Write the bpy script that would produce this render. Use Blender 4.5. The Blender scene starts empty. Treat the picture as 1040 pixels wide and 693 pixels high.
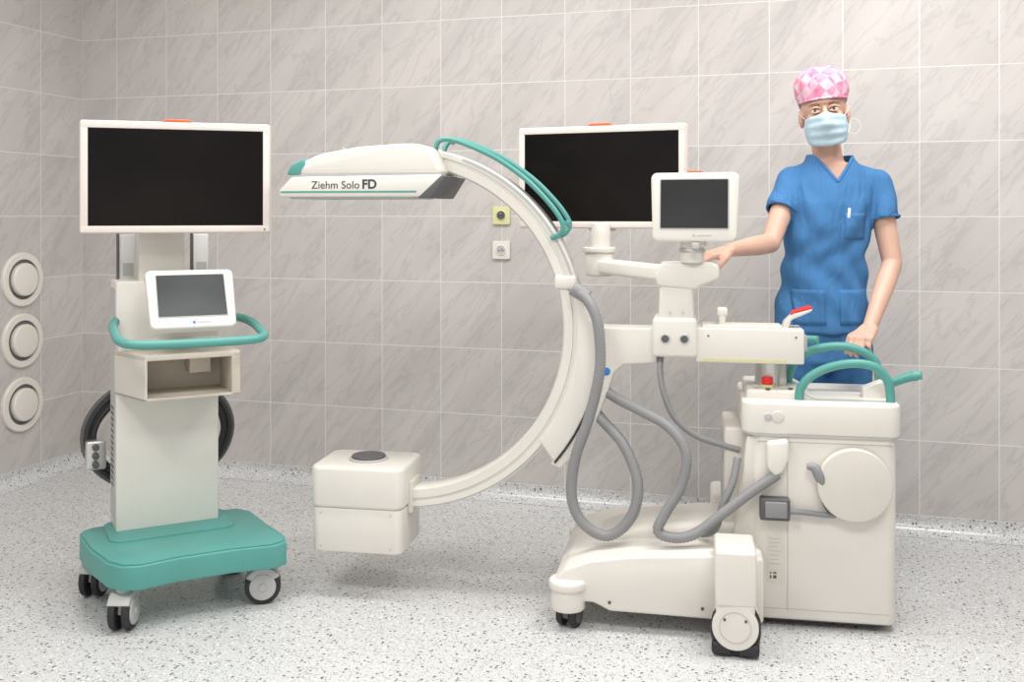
import bpy, bmesh, math, random
from mathutils import Vector, Matrix, Euler
from mathutils.bvhtree import BVHTree
random.seed(4)
R = math.radians
scene = bpy.context.scene
scene.view_settings.view_transform = 'Standard'

# ------------------------------------------------------------ materials
def base_mat(name):
    m = bpy.data.materials.new(name); m.use_nodes = True
    nt = m.node_tree
    return m, nt, nt.nodes['Principled BSDF']

def mat(name, col, rough=0.5, metal=0.0, var=0.04, scale=6.0, bump=0.0, bscale=200.0, spec=0.5, sss=0.0):
    m, nt, b = base_mat(name)
    n = nt.nodes.new('ShaderNodeTexNoise'); n.inputs['Scale'].default_value = scale
    tc = nt.nodes.new('ShaderNodeTexCoord'); nt.links.new(tc.outputs['Object'], n.inputs['Vector'])
    r = nt.nodes.new('ShaderNodeValToRGB')
    r.color_ramp.elements[0].position = 0.3; r.color_ramp.elements[1].position = 0.7
    r.color_ramp.elements[0].color = tuple(c*(1-var) for c in col)+(1,)
    r.color_ramp.elements[1].color = tuple(min(1, c*(1+var)) for c in col)+(1,)
    nt.links.new(n.outputs['Fac'], r.inputs['Fac']); nt.links.new(r.outputs['Color'], b.inputs['Base Color'])
    b.inputs['Roughness'].default_value = rough; b.inputs['Metallic'].default_value = metal
    b.inputs['Specular IOR Level'].default_value = spec
    if sss > 0:
        b.inputs['Subsurface Weight'].default_value = sss; b.inputs['Subsurface Scale'].default_value = 0.02
    if bump > 0:
        n2 = nt.nodes.new('ShaderNodeTexNoise'); n2.inputs['Scale'].default_value = bscale
        nt.links.new(tc.outputs['Object'], n2.inputs['Vector'])
        bp = nt.nodes.new('ShaderNodeBump'); bp.inputs['Strength'].default_value = bump; bp.inputs['Distance'].default_value = 0.01
        nt.links.new(n2.outputs['Fac'], bp.inputs['Height']); nt.links.new(bp.outputs['Normal'], b.inputs['Normal'])
    return m

def math_node(nt, op, a, b=None, c=None):
    n = nt.nodes.new('ShaderNodeMath'); n.operation = op
    for i, v in enumerate((a, b, c)):
        if v is None: continue
        if isinstance(v, (int, float)): n.inputs[i].default_value = v
        else: nt.links.new(v, n.inputs[i])
    return n.outputs[0]

def mix(nt, fac, a, b, mode='MIX'):
    n = nt.nodes.new('ShaderNodeMix'); n.data_type = 'RGBA'; n.blend_type = mode
    for k, v in ((0, fac), (6, a), (7, b)):
        if isinstance(v, (int, float)): n.inputs[k].default_value = v
        elif isinstance(v, tuple): n.inputs[k].default_value = v
        else: nt.links.new(v, n.inputs[k])
    return n.outputs[2]

def ramp(nt, fac, p0, c0, p1, c1):
    r = nt.nodes.new('ShaderNodeValToRGB')
    r.color_ramp.elements[0].position = p0; r.color_ramp.elements[0].color = c0
    r.color_ramp.elements[1].position = p1; r.color_ramp.elements[1].color = c1
    nt.links.new(fac, r.inputs['Fac']); return r.outputs['Color']

def tile_mat(tw=0.2925, th=0.30, z0=0.072):
    m, nt, b = base_mat('marbled_wall_tile')
    tc = nt.nodes.new('ShaderNodeTexCoord')
    sp = nt.nodes.new('ShaderNodeSeparateXYZ'); nt.links.new(tc.outputs['Object'], sp.inputs[0])
    x = sp.outputs[0]; z = math_node(nt, 'SUBTRACT', sp.outputs[2], z0)
    dx = math_node(nt, 'PINGPONG', x, tw/2); dz = math_node(nt, 'PINGPONG', z, th/2)
    d = math_node(nt, 'MINIMUM', dx, dz)
    g = math_node(nt, 'LESS_THAN', d, 0.0020)
    ix = math_node(nt, 'FLOOR', math_node(nt, 'DIVIDE', x, tw)); iz = math_node(nt, 'FLOOR', math_node(nt, 'DIVIDE', z, th))
    cb = nt.nodes.new('ShaderNodeCombineXYZ'); nt.links.new(ix, cb.inputs[0]); nt.links.new(iz, cb.inputs[1])
    wn = nt.nodes.new('ShaderNodeTexWhiteNoise'); nt.links.new(cb.outputs[0], wn.inputs['Vector'])
    off = nt.nodes.new('ShaderNodeVectorMath'); off.operation = 'SCALE'; off.inputs['Scale'].default_value = 7.0
    nt.links.new(wn.outputs['Color'], off.inputs[0])
    mp0 = nt.nodes.new('ShaderNodeMapping'); mp0.inputs['Rotation'].default_value = (0, R(50), 0)
    nt.links.new(tc.outputs['Object'], mp0.inputs['Vector'])
    mp = nt.nodes.new('ShaderNodeMapping'); mp.inputs['Scale'].default_value = (1.2, 1, 6.0)
    nt.links.new(mp0.outputs[0], mp.inputs['Vector'])
    ad = nt.nodes.new('ShaderNodeVectorMath'); ad.operation = 'ADD'
    nt.links.new(mp.outputs[0], ad.inputs[0]); nt.links.new(off.outputs[0], ad.inputs[1])
    n = nt.nodes.new('ShaderNodeTexNoise'); n.inputs['Scale'].default_value = 2.4; n.inputs['Detail'].default_value = 4
    n.inputs['Roughness'].default_value = 0.55; n.inputs['Distortion'].default_value = 0.5
    nt.links.new(ad.outputs[0], n.inputs['Vector'])
    vein = math_node(nt, 'ABSOLUTE', math_node(nt, 'SUBTRACT', n.outputs['Fac'], 0.5))
    c1 = ramp(nt, vein, 0.0, (0.505, 0.478, 0.462, 1), 0.04, (0.570, 0.538, 0.520, 1))
    n2 = nt.nodes.new('ShaderNodeTexNoise'); n2.inputs['Scale'].default_value = 1.3; n2.inputs['Detail'].default_value = 3
    nt.links.new(ad.outputs[0], n2.inputs['Vector'])
    c2 = ramp(nt, n2.outputs['Fac'], 0.35, (0.93, 0.93, 0.93, 1), 0.65, (1.04, 1.04, 1.04, 1))
    c3 = mix(nt, 1.0, c1, c2, 'MULTIPLY')
    tv = ramp(nt, wn.outputs['Value'], 0.0, (0.98, 0.98, 0.98, 1), 1.0, (1.02, 1.02, 1.02, 1))
    c4 = mix(nt, 1.0, c3, tv, 'MULTIPLY')
    c5 = mix(nt, g, c4, (0.72, 0.70, 0.69, 1))
    nt.links.new(c5, b.inputs['Base Color'])
    b.inputs['Roughness'].default_value = 0.38
    bp = nt.nodes.new('ShaderNodeBump'); bp.inputs['Strength'].default_value = 0.25; bp.inputs['Distance'].default_value = 0.002
    nt.links.new(math_node(nt, 'SUBTRACT', 1.0, g), bp.inputs['Height']); nt.links.new(bp.outputs[0], b.inputs['Normal'])
    return m

def terrazzo():
    m, nt, b = base_mat('speckled_vinyl_floor')
    tc = nt.nodes.new('ShaderNodeTexCoord')
    cur = (0.635, 0.64, 0.64, 1)
    for sc, lo, col, th in ((75, 0.34, (0.14, 0.14, 0.145, 1), 0.20), (130, 0.38, (0.33, 0.33, 0.34, 1), 0.34), (60, 0.30, (0.80, 0.80, 0.80, 1), 0.30), (190, 0.38, (0.28, 0.28, 0.29, 1), 0.22)):
        v = nt.nodes.new('ShaderNodeTexVoronoi'); v.inputs['Scale'].default_value = sc
        nt.links.new(tc.outputs['Object'], v.inputs['Vector'])
        near = math_node(nt, 'LESS_THAN', v.outputs['Distance'], lo)
        spc = nt.nodes.new('ShaderNodeSeparateColor'); nt.links.new(v.outputs['Color'], spc.inputs[0])
        sel = math_node(nt, 'LESS_THAN', spc.outputs[0], th)
        cur = mix(nt, math_node(nt, 'MULTIPLY', near, sel), cur, col)
    nt.links.new(cur, b.inputs['Base Color'])
    b.inputs['Roughness'].default_value = 0.22
    return m

def cap_mat():
    m, nt, b = base_mat('pink_check_cap_fabric')
    tc = nt.nodes.new('ShaderNodeTexCoord')
    mp = nt.nodes.new('ShaderNodeMapping'); mp.inputs['Rotation'].default_value = (R(20), R(38), R(25))
    nt.links.new(tc.outputs['Object'], mp.inputs['Vector'])
    ns = nt.nodes.new('ShaderNodeTexNoise'); ns.inputs['Scale'].default_value = 9
    nt.links.new(tc.outputs['Object'], ns.inputs['Vector'])
    sc = nt.nodes.new('ShaderNodeVectorMath'); sc.operation = 'SCALE'; sc.inputs['Scale'].default_value = 0.035
    nt.links.new(ns.outputs['Color'], sc.inputs[0])
    ad = nt.nodes.new('ShaderNodeVectorMath'); ad.operation = 'ADD'
    nt.links.new(mp.outputs[0], ad.inputs[0]); nt.links.new(sc.outputs[0], ad.inputs[1])
    ck = nt.nodes.new('ShaderNodeTexChecker'); ck.inputs['Scale'].default_value = 30
    ck.inputs['Color1'].default_value = (0.74, 0.22, 0.37, 1); ck.inputs['Color2'].default_value = (0.76, 0.55, 0.62, 1)
    nt.links.new(ad.outputs[0], ck.inputs['Vector'])
    n = nt.nodes.new('ShaderNodeTexNoise'); n.inputs['Scale'].default_value = 30
    nt.links.new(tc.outputs['Object'], n.inputs['Vector'])
    f = ramp(nt, n.outputs['Fac'], 0.42, (0, 0, 0, 1), 0.58, (1, 1, 1, 1))
    c = mix(nt, math_node(nt, 'MULTIPLY', f, 0.6), ck.outputs['Color'], (0.76, 0.38, 0.50, 1))
    nt.links.new(c, b.inputs['Base Color']); b.inputs['Roughness'].default_value = 0.85
    return m

def cloth_mat(name, col, bs=11.0, strength=0.5):
    m, nt, b = base_mat(name)
    tc = nt.nodes.new('ShaderNodeTexCoord')
    mp = nt.nodes.new('ShaderNodeMapping'); mp.inputs['Scale'].default_value = (1.8, 1.2, 0.6); mp.inputs['Rotation'].default_value = (0, R(24), 0)
    nt.links.new(tc.outputs['Object'], mp.inputs['Vector'])
    n = nt.nodes.new('ShaderNodeTexNoise'); n.inputs['Scale'].default_value = bs; n.inputs['Detail'].default_value = 2; n.inputs['Distortion'].default_value = 0.8
    nt.links.new(mp.outputs[0], n.inputs['Vector'])
    bp = nt.nodes.new('ShaderNodeBump'); bp.inputs['Strength'].default_value = strength; bp.inputs['Distance'].default_value = 0.03
    nt.links.new(n.outputs['Fac'], bp.inputs['Height'])
    w = nt.nodes.new('ShaderNodeTexNoise'); w.inputs['Scale'].default_value = 600
    nt.links.new(tc.outputs['Object'], w.inputs['Vector'])
    c = ramp(nt, w.outputs['Fac'], 0.3, tuple(v*0.9 for v in col)+(1,), 0.7, tuple(v*1.08 for v in col)+(1,))
    nt.links.new(c, b.inputs['Base Color']); nt.links.new(bp.outputs[0], b.inputs['Normal'])
    b.inputs['Roughness'].default_value = 0.85; b.inputs['Specular IOR Level'].default_value = 0.25
    return m

def screen_mat(name, c0, c1):
    m, nt, b = base_mat(name)
    tc = nt.nodes.new('ShaderNodeTexCoord'); n = nt.nodes.new('ShaderNodeTexNoise'); n.inputs['Scale'].default_value = 2.5
    nt.links.new(tc.outputs['Object'], n.inputs['Vector'])
    nt.links.new(ramp(nt, n.outputs['Fac'], 0.35, c0+(1,), 0.65, c1+(1,)), b.inputs['Base Color'])
    b.inputs['Roughness'].default_value = 0.22; b.inputs['Specular IOR Level'].default_value = 0.15
    return m

WHITE = mat('warm_white_enamel', (0.755, 0.725, 0.67), 0.38, var=0.02)
WHITE2 = mat('cream_plastic', (0.69, 0.655, 0.595), 0.45, var=0.02)
BEIGE = mat('beige_sheet_metal', (0.62, 0.565, 0.485), 0.5, var=0.03)
BEZEL = mat('monitor_bezel_plastic', (0.75, 0.675, 0.63), 0.4, var=0.02)
TEAL = mat('teal_enamel', (0.095, 0.335, 0.30), 0.42, var=0.04)
BLACK = mat('black_rubber', (0.025, 0.025, 0.028), 0.6)
DARK = mat('dark_grey_plastic', (0.10, 0.10, 0.105), 0.5)
GREY = mat('grey_hose_plastic', (0.26, 0.265, 0.27), 0.5)
LGREY = mat('light_grey_plastic', (0.50, 0.50, 0.49), 0.5)
METAL = mat('brushed_steel', (0.62, 0.61, 0.59), 0.32, metal=0.85)
ORANGE = mat('orange_indicator', (0.9, 0.12, 0.03), 0.35)
RED = mat('red_button', (0.75, 0.02, 0.02), 0.35)
YEL = mat('yellow_tint_socket', (0.68, 0.65, 0.36), 0.5)
BLUEL = mat('blue_emblem', (0.03, 0.2, 0.6), 0.4)
SCREEN = screen_mat('black_display_glass', (0.004, 0.003, 0.003), (0.008, 0.006, 0.005))
SCREEN2 = screen_mat('grey_touchscreen_glass', (0.05, 0.052, 0.055), (0.11, 0.115, 0.12))
SCREEN3 = screen_mat('dark_touchscreen_glass', (0.03, 0.03, 0.032), (0.045, 0.045, 0.048))
INK = mat('dark_grey_lettering', (0.05, 0.055, 0.06), 0.5)
VENT = mat('vent_shadow_grey', (0.16, 0.155, 0.15), 0.7)
TILE = tile_mat(); FLOOR = terrazzo()
CEIL = mat('white_ceiling_paint', (0.8, 0.8, 0.78), 0.9)
SKIN = mat('skin', (0.64, 0.40, 0.305), 0.5, var=0.05, scale=14, bump=0.03, sss=0.12)
SCRUB = cloth_mat('blue_scrub_cotton', (0.060, 0.190, 0.41))
MASKM = mat('pale_blue_mask', (0.46, 0.60, 0.68), 0.8, var=0.06, scale=60)
CAPM = cap_mat()
EYEW = mat('eye_white', (0.75, 0.72, 0.70), 0.25); IRIS = mat('iris_brown', (0.10, 0.065, 0.045), 0.2)
HAIR = mat('brown_hair', (0.14, 0.075, 0.04), 0.6); LIP = mat('lip_skin', (0.5, 0.16, 0.13), 0.45)
PAPER = mat('white_paper', (0.8, 0.8, 0.8), 0.7)
SHOE = mat('white_clog', (0.75, 0.75, 0.74), 0.5)

# ------------------------------------------------------------ mesh helpers
def empty(name, loc=(0, 0, 0), rotz=0, parent=None, rot=None):
    e = bpy.data.objects.new(name, None); scene.collection.objects.link(e)
    e.empty_display_size = 0.1
    e.location = loc; e.rotation_euler = rot if rot else (0, 0, rotz)
    if parent: e.parent = parent
    return e

def finish(bm, name, m, parent=None, ang=38, recalc=True):
    if recalc: bmesh.ops.recalc_face_normals(bm, faces=bm.faces[:])
    me = bpy.data.meshes.new(name); bm.to_mesh(me); bm.free()
    for p in me.polygons: p.use_smooth = True
    me.set_sharp_from_angle(angle=R(ang))
    o = bpy.data.objects.new(name, me); scene.collection.objects.link(o)
    if m: me.materials.append(m)
    if parent: o.parent = parent
    return o

def bev(bm, w, seg=3, min_ang=25):
    if w <= 0: return
    es = [e for e in bm.edges if len(e.link_faces) == 2 and e.calc_face_angle(0) > R(min_ang)]
    bmesh.ops.bevel(bm, geom=es, offset=w, segments=seg, profile=0.5, affect='EDGES', clamp_overlap=True)

def box(name, c, s, m, parent=None, b=0.005, rot=None, taper=None):
    bm = bmesh.new(); bmesh.ops.create_cube(bm, size=1)
    for v in bm.verts:
        v.co = Vector((v.co.x*s[0], v.co.y*s[1], v.co.z*s[2]))
        if taper and v.co.z > 0: v.co.x *= taper[0]; v.co.y *= taper[1]
    bev(bm, b)
    M = Matrix.Translation(c) @ (Euler(rot).to_matrix().to_4x4() if rot else Matrix())
    bmesh.ops.transform(bm, matrix=M, verts=bm.verts)
    return finish(bm, name, m, parent)

def bb(name, x0, x1, y0, y1, z0, z1, m, parent=None, b=0.005):
    return box(name, ((x0+x1)/2, (y0+y1)/2, (z0+z1)/2), (abs(x1-x0), abs(y1-y0), abs(z1-z0)), m, parent, b)

def prism(name, pts, a0, a1, m, parent=None, b=0.005, plane='xz', seg=3, min_ang=25):
    bm = bmesh.new()
    def P(p, a): return (p[0], a, p[1]) if plane == 'xz' else ((p[0], p[1], a) if plane == 'xy' else (a, p[0], p[1]))
    lo = [bm.verts.new(P(p, a0)) for p in pts]; hi = [bm.verts.new(P(p, a1)) for p in pts]
    n = len(pts)
    bm.faces.new(lo); bm.faces.new(hi[::-1])
    for i in range(n): bm.faces.new((lo[i], lo[(i+1) % n], hi[(i+1) % n], hi[i]))
    bmesh.ops.recalc_face_normals(bm, faces=bm.faces[:])
    bev(bm, b, seg, min_ang)
    return finish(bm, name, m, parent)

def rrect(w, h, r, n=6, cx=0, cz=0):
    out = []
    for (sx, sz, a0) in ((1, 1, 0), (-1, 1, 90), (-1, -1, 180), (1, -1, 270)):
        for i in range(n+1):
            a = R(a0+90*i/n)
            out.append((cx+sx*(w/2-r)+r*math.cos(a), cz+sz*(h/2-r)+r*math.sin(a)))
    return out

def cyl(name, c, r, h, m, parent=None, axis='z', b=0.002, seg=40, r2=None, rot=None):
    bm = bmesh.new()
    bmesh.ops.create_cone(bm, cap_ends=True, segments=seg, radius1=r, radius2=r if r2 is None else r2, depth=h)
    if b > 0:
        es = [e for e in bm.edges if len(e.link_faces) == 2 and e.calc_face_angle(0) > R(40)]
        bmesh.ops.bevel(bm, geom=es, offset=b, segments=3, profile=0.5, affect='EDGES', clamp_overlap=True)
    Rm = Matrix()
    if axis == 'x': Rm = Matrix.Rotation(R(90), 4, 'Y')
    if axis == 'y': Rm = Matrix.Rotation(R(90), 4, 'X')
    if rot: Rm = Euler(rot).to_matrix().to_4x4() @ Rm
    bmesh.ops.transform(bm, matrix=Matrix.Translation(c) @ Rm, verts=bm.verts)
    return finish(bm, name, m, parent)

def ring(name, c, r1, r0, h, m, parent, axis='y', seg=48):
    bm = bmesh.new(); prof = [(r0, -h/2), (r1-0.004, -h/2), (r1, -h/2+0.004), (r1, h/2), (r0, h/2)]
    rows = []
    for i in range(seg):
        a = 2*math.pi*i/seg
        rows.append([bm.verts.new((p[0]*math.cos(a), p[1], p[0]*math.sin(a))) for p in prof])
    for i in range(seg):
        A, B = rows[i], rows[(i+1) % seg]
        for j in range(len(prof)): bm.faces.new((A[j], A[(j+1) % 5], B[(j+1) % 5], B[j]))
    Rm = Matrix()
    if axis == 'x': Rm = Matrix.Rotation(R(-90), 4, 'Z')
    if axis == 'z': Rm = Matrix.Rotation(R(-90), 4, 'X')
    bmesh.ops.transform(bm, matrix=Matrix.Translation(c) @ Rm, verts=bm.verts)
    return finish(bm, name, m, parent)

def catmull(pts, closed=False, step=0.01):
    P = [Vector(p) for p in pts]; n = len(P); out = []
    segs = n if closed else n-1
    for i in range(segs):
        if closed: p0, p1, p2, p3 = P[(i-1) % n], P[i], P[(i+1) % n], P[(i+2) % n]
        else: p0, p1, p2, p3 = P[max(i-1, 0)], P[i], P[i+1], P[min(i+2, n-1)]
        k = max(2, int((p2-p1).length/step*1.2))
        for j in range(k):
            t = j/k
            out.append(0.5*((2*p1)+(-p0+p2)*t+(2*p0-5*p1+4*p2-p3)*t*t+(-p0+3*p1-3*p2+p3)*t**3))
    if not closed: out.append(P[-1])
    L = [0]
    Q = out+([out[0]] if closed else [])
    for i in range(1, len(Q)): L.append(L[-1]+(Q[i]-Q[i-1]).length)
    N = max(3, int(L[-1]/step)); res = []; j = 0
    for i in range(N+(0 if closed else 1)):
        d = L[-1]*i/N
        while j < len(L)-2 and L[j+1] < d: j += 1
        t = (d-L[j])/max(1e-9, L[j+1]-L[j]); res.append(Q[j].lerp(Q[j+1], min(1, t)))
    return res

def tube(name, pts, r, m, parent=None, step=0.008, seg=14, ribs=False, closed=False, rfun=None):
    bm = bmesh.new()
    C = catmull(pts, closed, step); n = len(C)
    T = []
    for i in range(n):
        a = C[(i-1) % n] if (closed or i > 0) else C[0]
        b_ = C[(i+1) % n] if (closed or i < n-1) else C[-1]
        T.append((b_-a).normalized())
    up = Vector((0, 0, 1)) if abs(T[0].z) < 0.9 else Vector((1, 0, 0))
    N = (up-T[0]*up.dot(T[0])).normalized(); rings = []
    for i in range(n):
        N = (N-T[i]*N.dot(T[i])).normalized(); B = T[i].cross(N)
        rr = rfun(i/(n-1)) if rfun else r
        if ribs: rr = r*(1.0 if i % 2 else 0.86)
        rings.append([bm.verts.new(C[i]+(N*math.cos(2*math.pi*k/seg)+B*math.sin(2*math.pi*k/seg))*rr) for k in range(seg)])
    rng = n if closed else n-1
    for i in range(rng):
        A, Bq = rings[i], rings[(i+1) % n]
        for k in range(seg): bm.faces.new((A[k], A[(k+1) % seg], Bq[(k+1) % seg], Bq[k]))
    if not closed:
        bm.faces.new(rings[0][::-1]); bm.faces.new(rings[-1])
    return finish(bm, name, m, parent, ang=75 if ribs else 40)

def arc_sweep(name, cx, cz, prof, a0, a1, m, parent, n=90):
    bm = bmesh.new(); rows = []
    for i in range(n+1):
        a = R(a0+(a1-a0)*i/n)
        rows.append([bm.verts.new((cx+p[0]*math.cos(a), p[1], cz+p[0]*math.sin(a))) for p in prof])
    k = len(prof)
    for i in range(n):
        for j in range(k): bm.faces.new((rows[i][j], rows[i][(j+1) % k], rows[i+1][(j+1) % k], rows[i+1][j]))
    bm.faces.new(rows[0]); bm.faces.new(rows[-1][::-1])
    return finish(bm, name, m, parent)

def text(name, s, size, loc, m, parent, rot=(R(90), 0, 0), bold=0.0, extr=0.0006):
    cu = bpy.data.curves.new(name, 'FONT'); cu.body = s; cu.size = size; cu.extrude = extr; cu.offset = bold
    o = bpy.data.objects.new(name+'_tmp', cu); scene.collection.objects.link(o)
    dg = bpy.context.evaluated_depsgraph_get()
    me = bpy.data.meshes.new_from_object(o.evaluated_get(dg)); bpy.data.objects.remove(o)
    ob = bpy.data.objects.new(name, me); scene.collection.objects.link(ob)
    me.materials.clear(); me.materials.append(m)
    ob.location = loc; ob.rotation_euler = rot; ob.parent = parent
    return ob

# ------------------------------------------------------------ room
RA = -16.6
O = Vector((1.916, 3.995, 0)); ux = Vector((math.cos(R(RA)), math.sin(R(RA)), 0)); uy = Vector((-ux.y, ux.x, 0))
XL, XR = -4.304, 2.2
def room_box(name, x0, x1, y0, y1, z0, z1, m, loc=O, rz=R(RA)):
    o = bb(name, x0, x1, y0, y1, z0, z1, m, None, 0); o.location = loc; o.rotation_euler = (0, 0, rz); return o
room_box('floor', XL-0.1, XR+0.1, -7.0, 0.1, -0.1, 0, FLOOR)
room_box('ceiling', XL-0.1, XR+0.1, -7.0, 0.1, 3.0, 3.1, CEIL)
room_box('wall_back', XL-0.1, XR+0.1, 0, 0.1, 0, 3.0, TILE)
cornerL = O+ux*XL; cornerR = O+ux*XR
room_box('wall_left', -7.0, 0, 0, 0.1, 0, 3.0, TILE, cornerL, R(RA+90))
wr = room_box('wall_right', 0, 7.0, 0, 0.1, 0, 3.0, TILE, cornerR, R(RA-90))
def cove(name, L0, L1, loc, rz):
    bm = bmesh.new(); r = 0.06
    prof = [(0.0, 0.0), (-r, 0.0008)]+[(-r+r*math.sin(R(a)), r-r*math.cos(R(a))+0.0008) for a in range(10, 86, 10)]+[(-0.004, 0.072), (0, 0.072)]
    A = [bm.verts.new((L0, p[0], p[1])) for p in prof]; B = [bm.verts.new((L1, p[0], p[1])) for p in prof]
    n = len(prof)
    for i in range(n): bm.faces.new((A[i], A[(i+1) % n], B[(i+1) % n], B[i]))
    bm.faces.new(A); bm.faces.new(B[::-1])
    o = finish(bm, name, FLOOR, None); o.location = loc; o.rotation_euler = (0, 0, rz)
cove('baseboard_back', XL, XR, O, R(RA)); cove('baseboard_left', -7.0, 0, cornerL, R(RA+90)); cove('baseboard_right', 0, 7.0, cornerR, R(RA-90))

for i, z in enumerate((0.972, 0.682, 0.379)):
    e = empty('round_wall_vent' if i == 0 else 'round_wall_vent.%03d' % i, cornerL+Vector((-.285, -.958, 0))*0.42+Vector((0, 0, z)), R(RA+90))
    ring('flange', (0, -0.008, 0), 0.128, 0.096, 0.016, WHITE, e)
    ring('throat', (0, -0.004, 0), 0.10, 0.070, 0.006, VENT, e)
    cyl('valve_disc', (0, -0.018, 0), 0.078, 0.030, WHITE, e, 'y', 0.008, 48)
def socket(name, z, m):
    c = O+ux*(-2.047)+Vector((0, 0, z))
    e = empty(name, c, R(RA))
    prism('plate', rrect(0.082, 0.082, 0.008), -0.012, 0, m, e, 0.002)
    ring('rim', (0, -0.013, 0), 0.026, 0.020, 0.006, m, e)
    cyl('recess', (0, -0.0125, 0), 0.0195, 0.003, DARK if m == YEL else LGREY, e, 'y', 0.0)
    for sx in (-1, 1): cyl('contact', (sx*0.009, -0.015, -0.002), 0.0025, 0.004, BLACK, e, 'y', 0)
    cyl('earth_pin', (0, -0.018, 0.009), 0.0025, 0.012, METAL, e, 'y', 0)
socket('wall_socket', 1.276, YEL); socket('wall_socket.001', 1.12, WHITE)

# ------------------------------------------------------------ shared parts
def castor(parent, pre, x, y, top, r=0.058, yaw=0.0):
    e = empty(pre+'_castor', (x, y, 0), yaw, parent)
    for s in (-1, 1):
        cyl('tyre', (0, s*0.021, r), r, 0.022, BLACK, e, 'y', 0.006, 36)
        cyl('hub_cover', (0, s*0.0335, r), r*0.74, 0.006, LGREY, e, 'y', 0.003, 36)
        cyl('axle_cap', (0, s*0.038, r), r*0.22, 0.006, LGREY, e, 'y', 0.002, 20)
    prism('fork', [(-0.03, r*0.9), (-0.022, r*1.9), (-0.022, top), (0.03, top), (0.045, r*1.5), (0.02, r*0.8)], -0.009, 0.009, LGREY, e, 0.003)
    prism('mudguard', [(r*1.07*math.cos(R(a)), r+r*1.07*math.sin(R(a))) for a in range(30, 151, 12)]+[(-0.03, r*1.35), (0.03, r*1.35)], -0.034, 0.034, LGREY, e, 0.003)
    cyl('swivel', (0.003, 0, top-0.012), 0.026, 0.03, LGREY, e, 'z', 0.003)
    return e

def big_monitor(parent, loc, rotz, name, W=0.60, H=0.368):
    e = empty(name, loc, rotz, parent)
    prism('casing', rrect(W, H, 0.010), -0.012, 0.028, BEZEL, e, 0.003)
    prism('back_shell', rrect(W-0.1, H-0.1, 0.03), 0.026, 0.06, WHITE2, e, 0.01)
    bw = 0.026
    prism('bezel_top', rrect(W-0.006, bw-0.004, 0.004, cz=H/2-bw/2-0.001), -0.017, -0.010, BEZEL, e, 0.002)
    prism('bezel_bottom', rrect(W-0.006, bw-0.004, 0.004, cz=-H/2+bw/2+0.001), -0.017, -0.010, BEZEL, e, 0.002)
    prism('bezel_left', rrect(bw-0.004, H-0.006, 0.004, cx=-W/2+bw/2+0.001), -0.0168, -0.010, BEZEL, e, 0.002)
    prism('bezel_right', rrect(bw-0.004, H-0.006, 0.004, cx=W/2-bw/2-0.001), -0.0168, -0.010, BEZEL, e, 0.002)
    prism('screen', rrect(W-2*bw+0.004, H-2*bw+0.004, 0.003), -0.0145, -0.011, SCREEN, e, 0.0)
    prism('status_light', [(-0.05, H/2-0.001), (-0.035, H/2+0.009), (0.035, H/2+0.009), (0.05, H/2-0.001)], -0.012, 0.012, ORANGE, e, 0.003)
    cyl('power_led', (W/2-0.02, -0.0172, -H/2+0.012), 0.003, 0.002, DARK, e, 'y', 0)
    return e

def small_monitor(parent, loc, rot, name, W=0.275, H=0.215, scr=None, em=None):
    e = empty(name, loc, 0, parent, rot)
    pts = rrect(W, H, 0.02)
    pts = [(x*(1-0.05*(0.5-z/H)), z) for x, z in pts]
    prism('casing', pts, -0.018, 0.02, WHITE, e, 0.008)
    prism('back_shell', rrect(W-0.07, H-0.06, 0.02), 0.018, 0.045, WHITE2, e, 0.01)
    prism('screen_recess', rrect(W*0.79, H*0.74, 0.006, cz=H*0.045), -0.0195, -0.016, LGREY, e, 0.001)
    prism('screen', rrect(W*0.76, H*0.70, 0.003, cz=H*0.045), -0.0205, -0.018, scr or SCREEN2, e, 0)
    cyl('emblem', (0, -0.019, -H*0.41), 0.0045, 0.003, em or BLUEL, e, 'y', 0)
    prism('name_strip', rrect(0.045, 0.003, 0.001, cz=-H*0.41, cx=0.032), -0.0195, -0.018, LGREY, e, 0)
    return e

# ------------------------------------------------------------ monitor cart
cart = empty('medical_monitor_cart', (-1.10, 3.38, 0), R(28))
plan = [(-0.30, 0.15), (-0.285, 0.0), (-0.25, -0.16), (-0.215, -0.215), (-0.16, -0.235), (-0.05, -0.215), (0.12, -0.215), (0.25, -0.235), (0.295, -0.215), (0.308, -0.15), (0.288, 0.0), (0.275, 0.17), (0.24, 0.225), (0.10, 0.235), (-0.15, 0.235), (-0.26, 0.225), (-0.295, 0.20)]
prism('wheel_base', plan, 0.132, 0.208, TEAL, cart, 0.006, 'xy', 3, 60)
prism('base_top_plate', [(x*0.975, y*0.975) for x, y in plan], 0.205, 0.216, TEAL, cart, 0.006, 'xy', 2, 60)
prism('base_hub', rrect(0.40, 0.24, 0.04, cx=-0.02, cz=0.12), 0.212, 0.222, TEAL, cart, 0.003, 'xy')
for i, (x, y, yw) in enumerate(((-0.20, -0.165, 62), (0.235, -0.145, -15), (-0.25, 0.175, 60), (0.21, 0.18, 10))):
    castor(cart, ('front_left', 'front_right', 'rear_left', 'rear_right')[i], x, y, 0.140, 0.058, R(yw))
bb('cabinet_column', -0.19, 0.145, 0.11, 0.27, 0.218, 1.055, WHITE, cart, 0.006)
bb('side_trim_strip', -0.1925, -0.189, 0.13, 0.25, 0.25, 1.03, LGREY, cart, 0.0)
for i in range(14): bb('vent_slot', -0.1935, -0.191, 0.16, 0.22, 0.62-0.02*i, 0.628-0.02*i, DARK, cart, 0)
bb('neck', -0.115, 0.035, 0.13, 0.21, 1.05, 1.36, WHITE, cart, 0.006)
bb('monitor_mount', -0.09, 0.04, 0.05, 0.14, 1.33, 1.45, LGREY, cart, 0.006)
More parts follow.
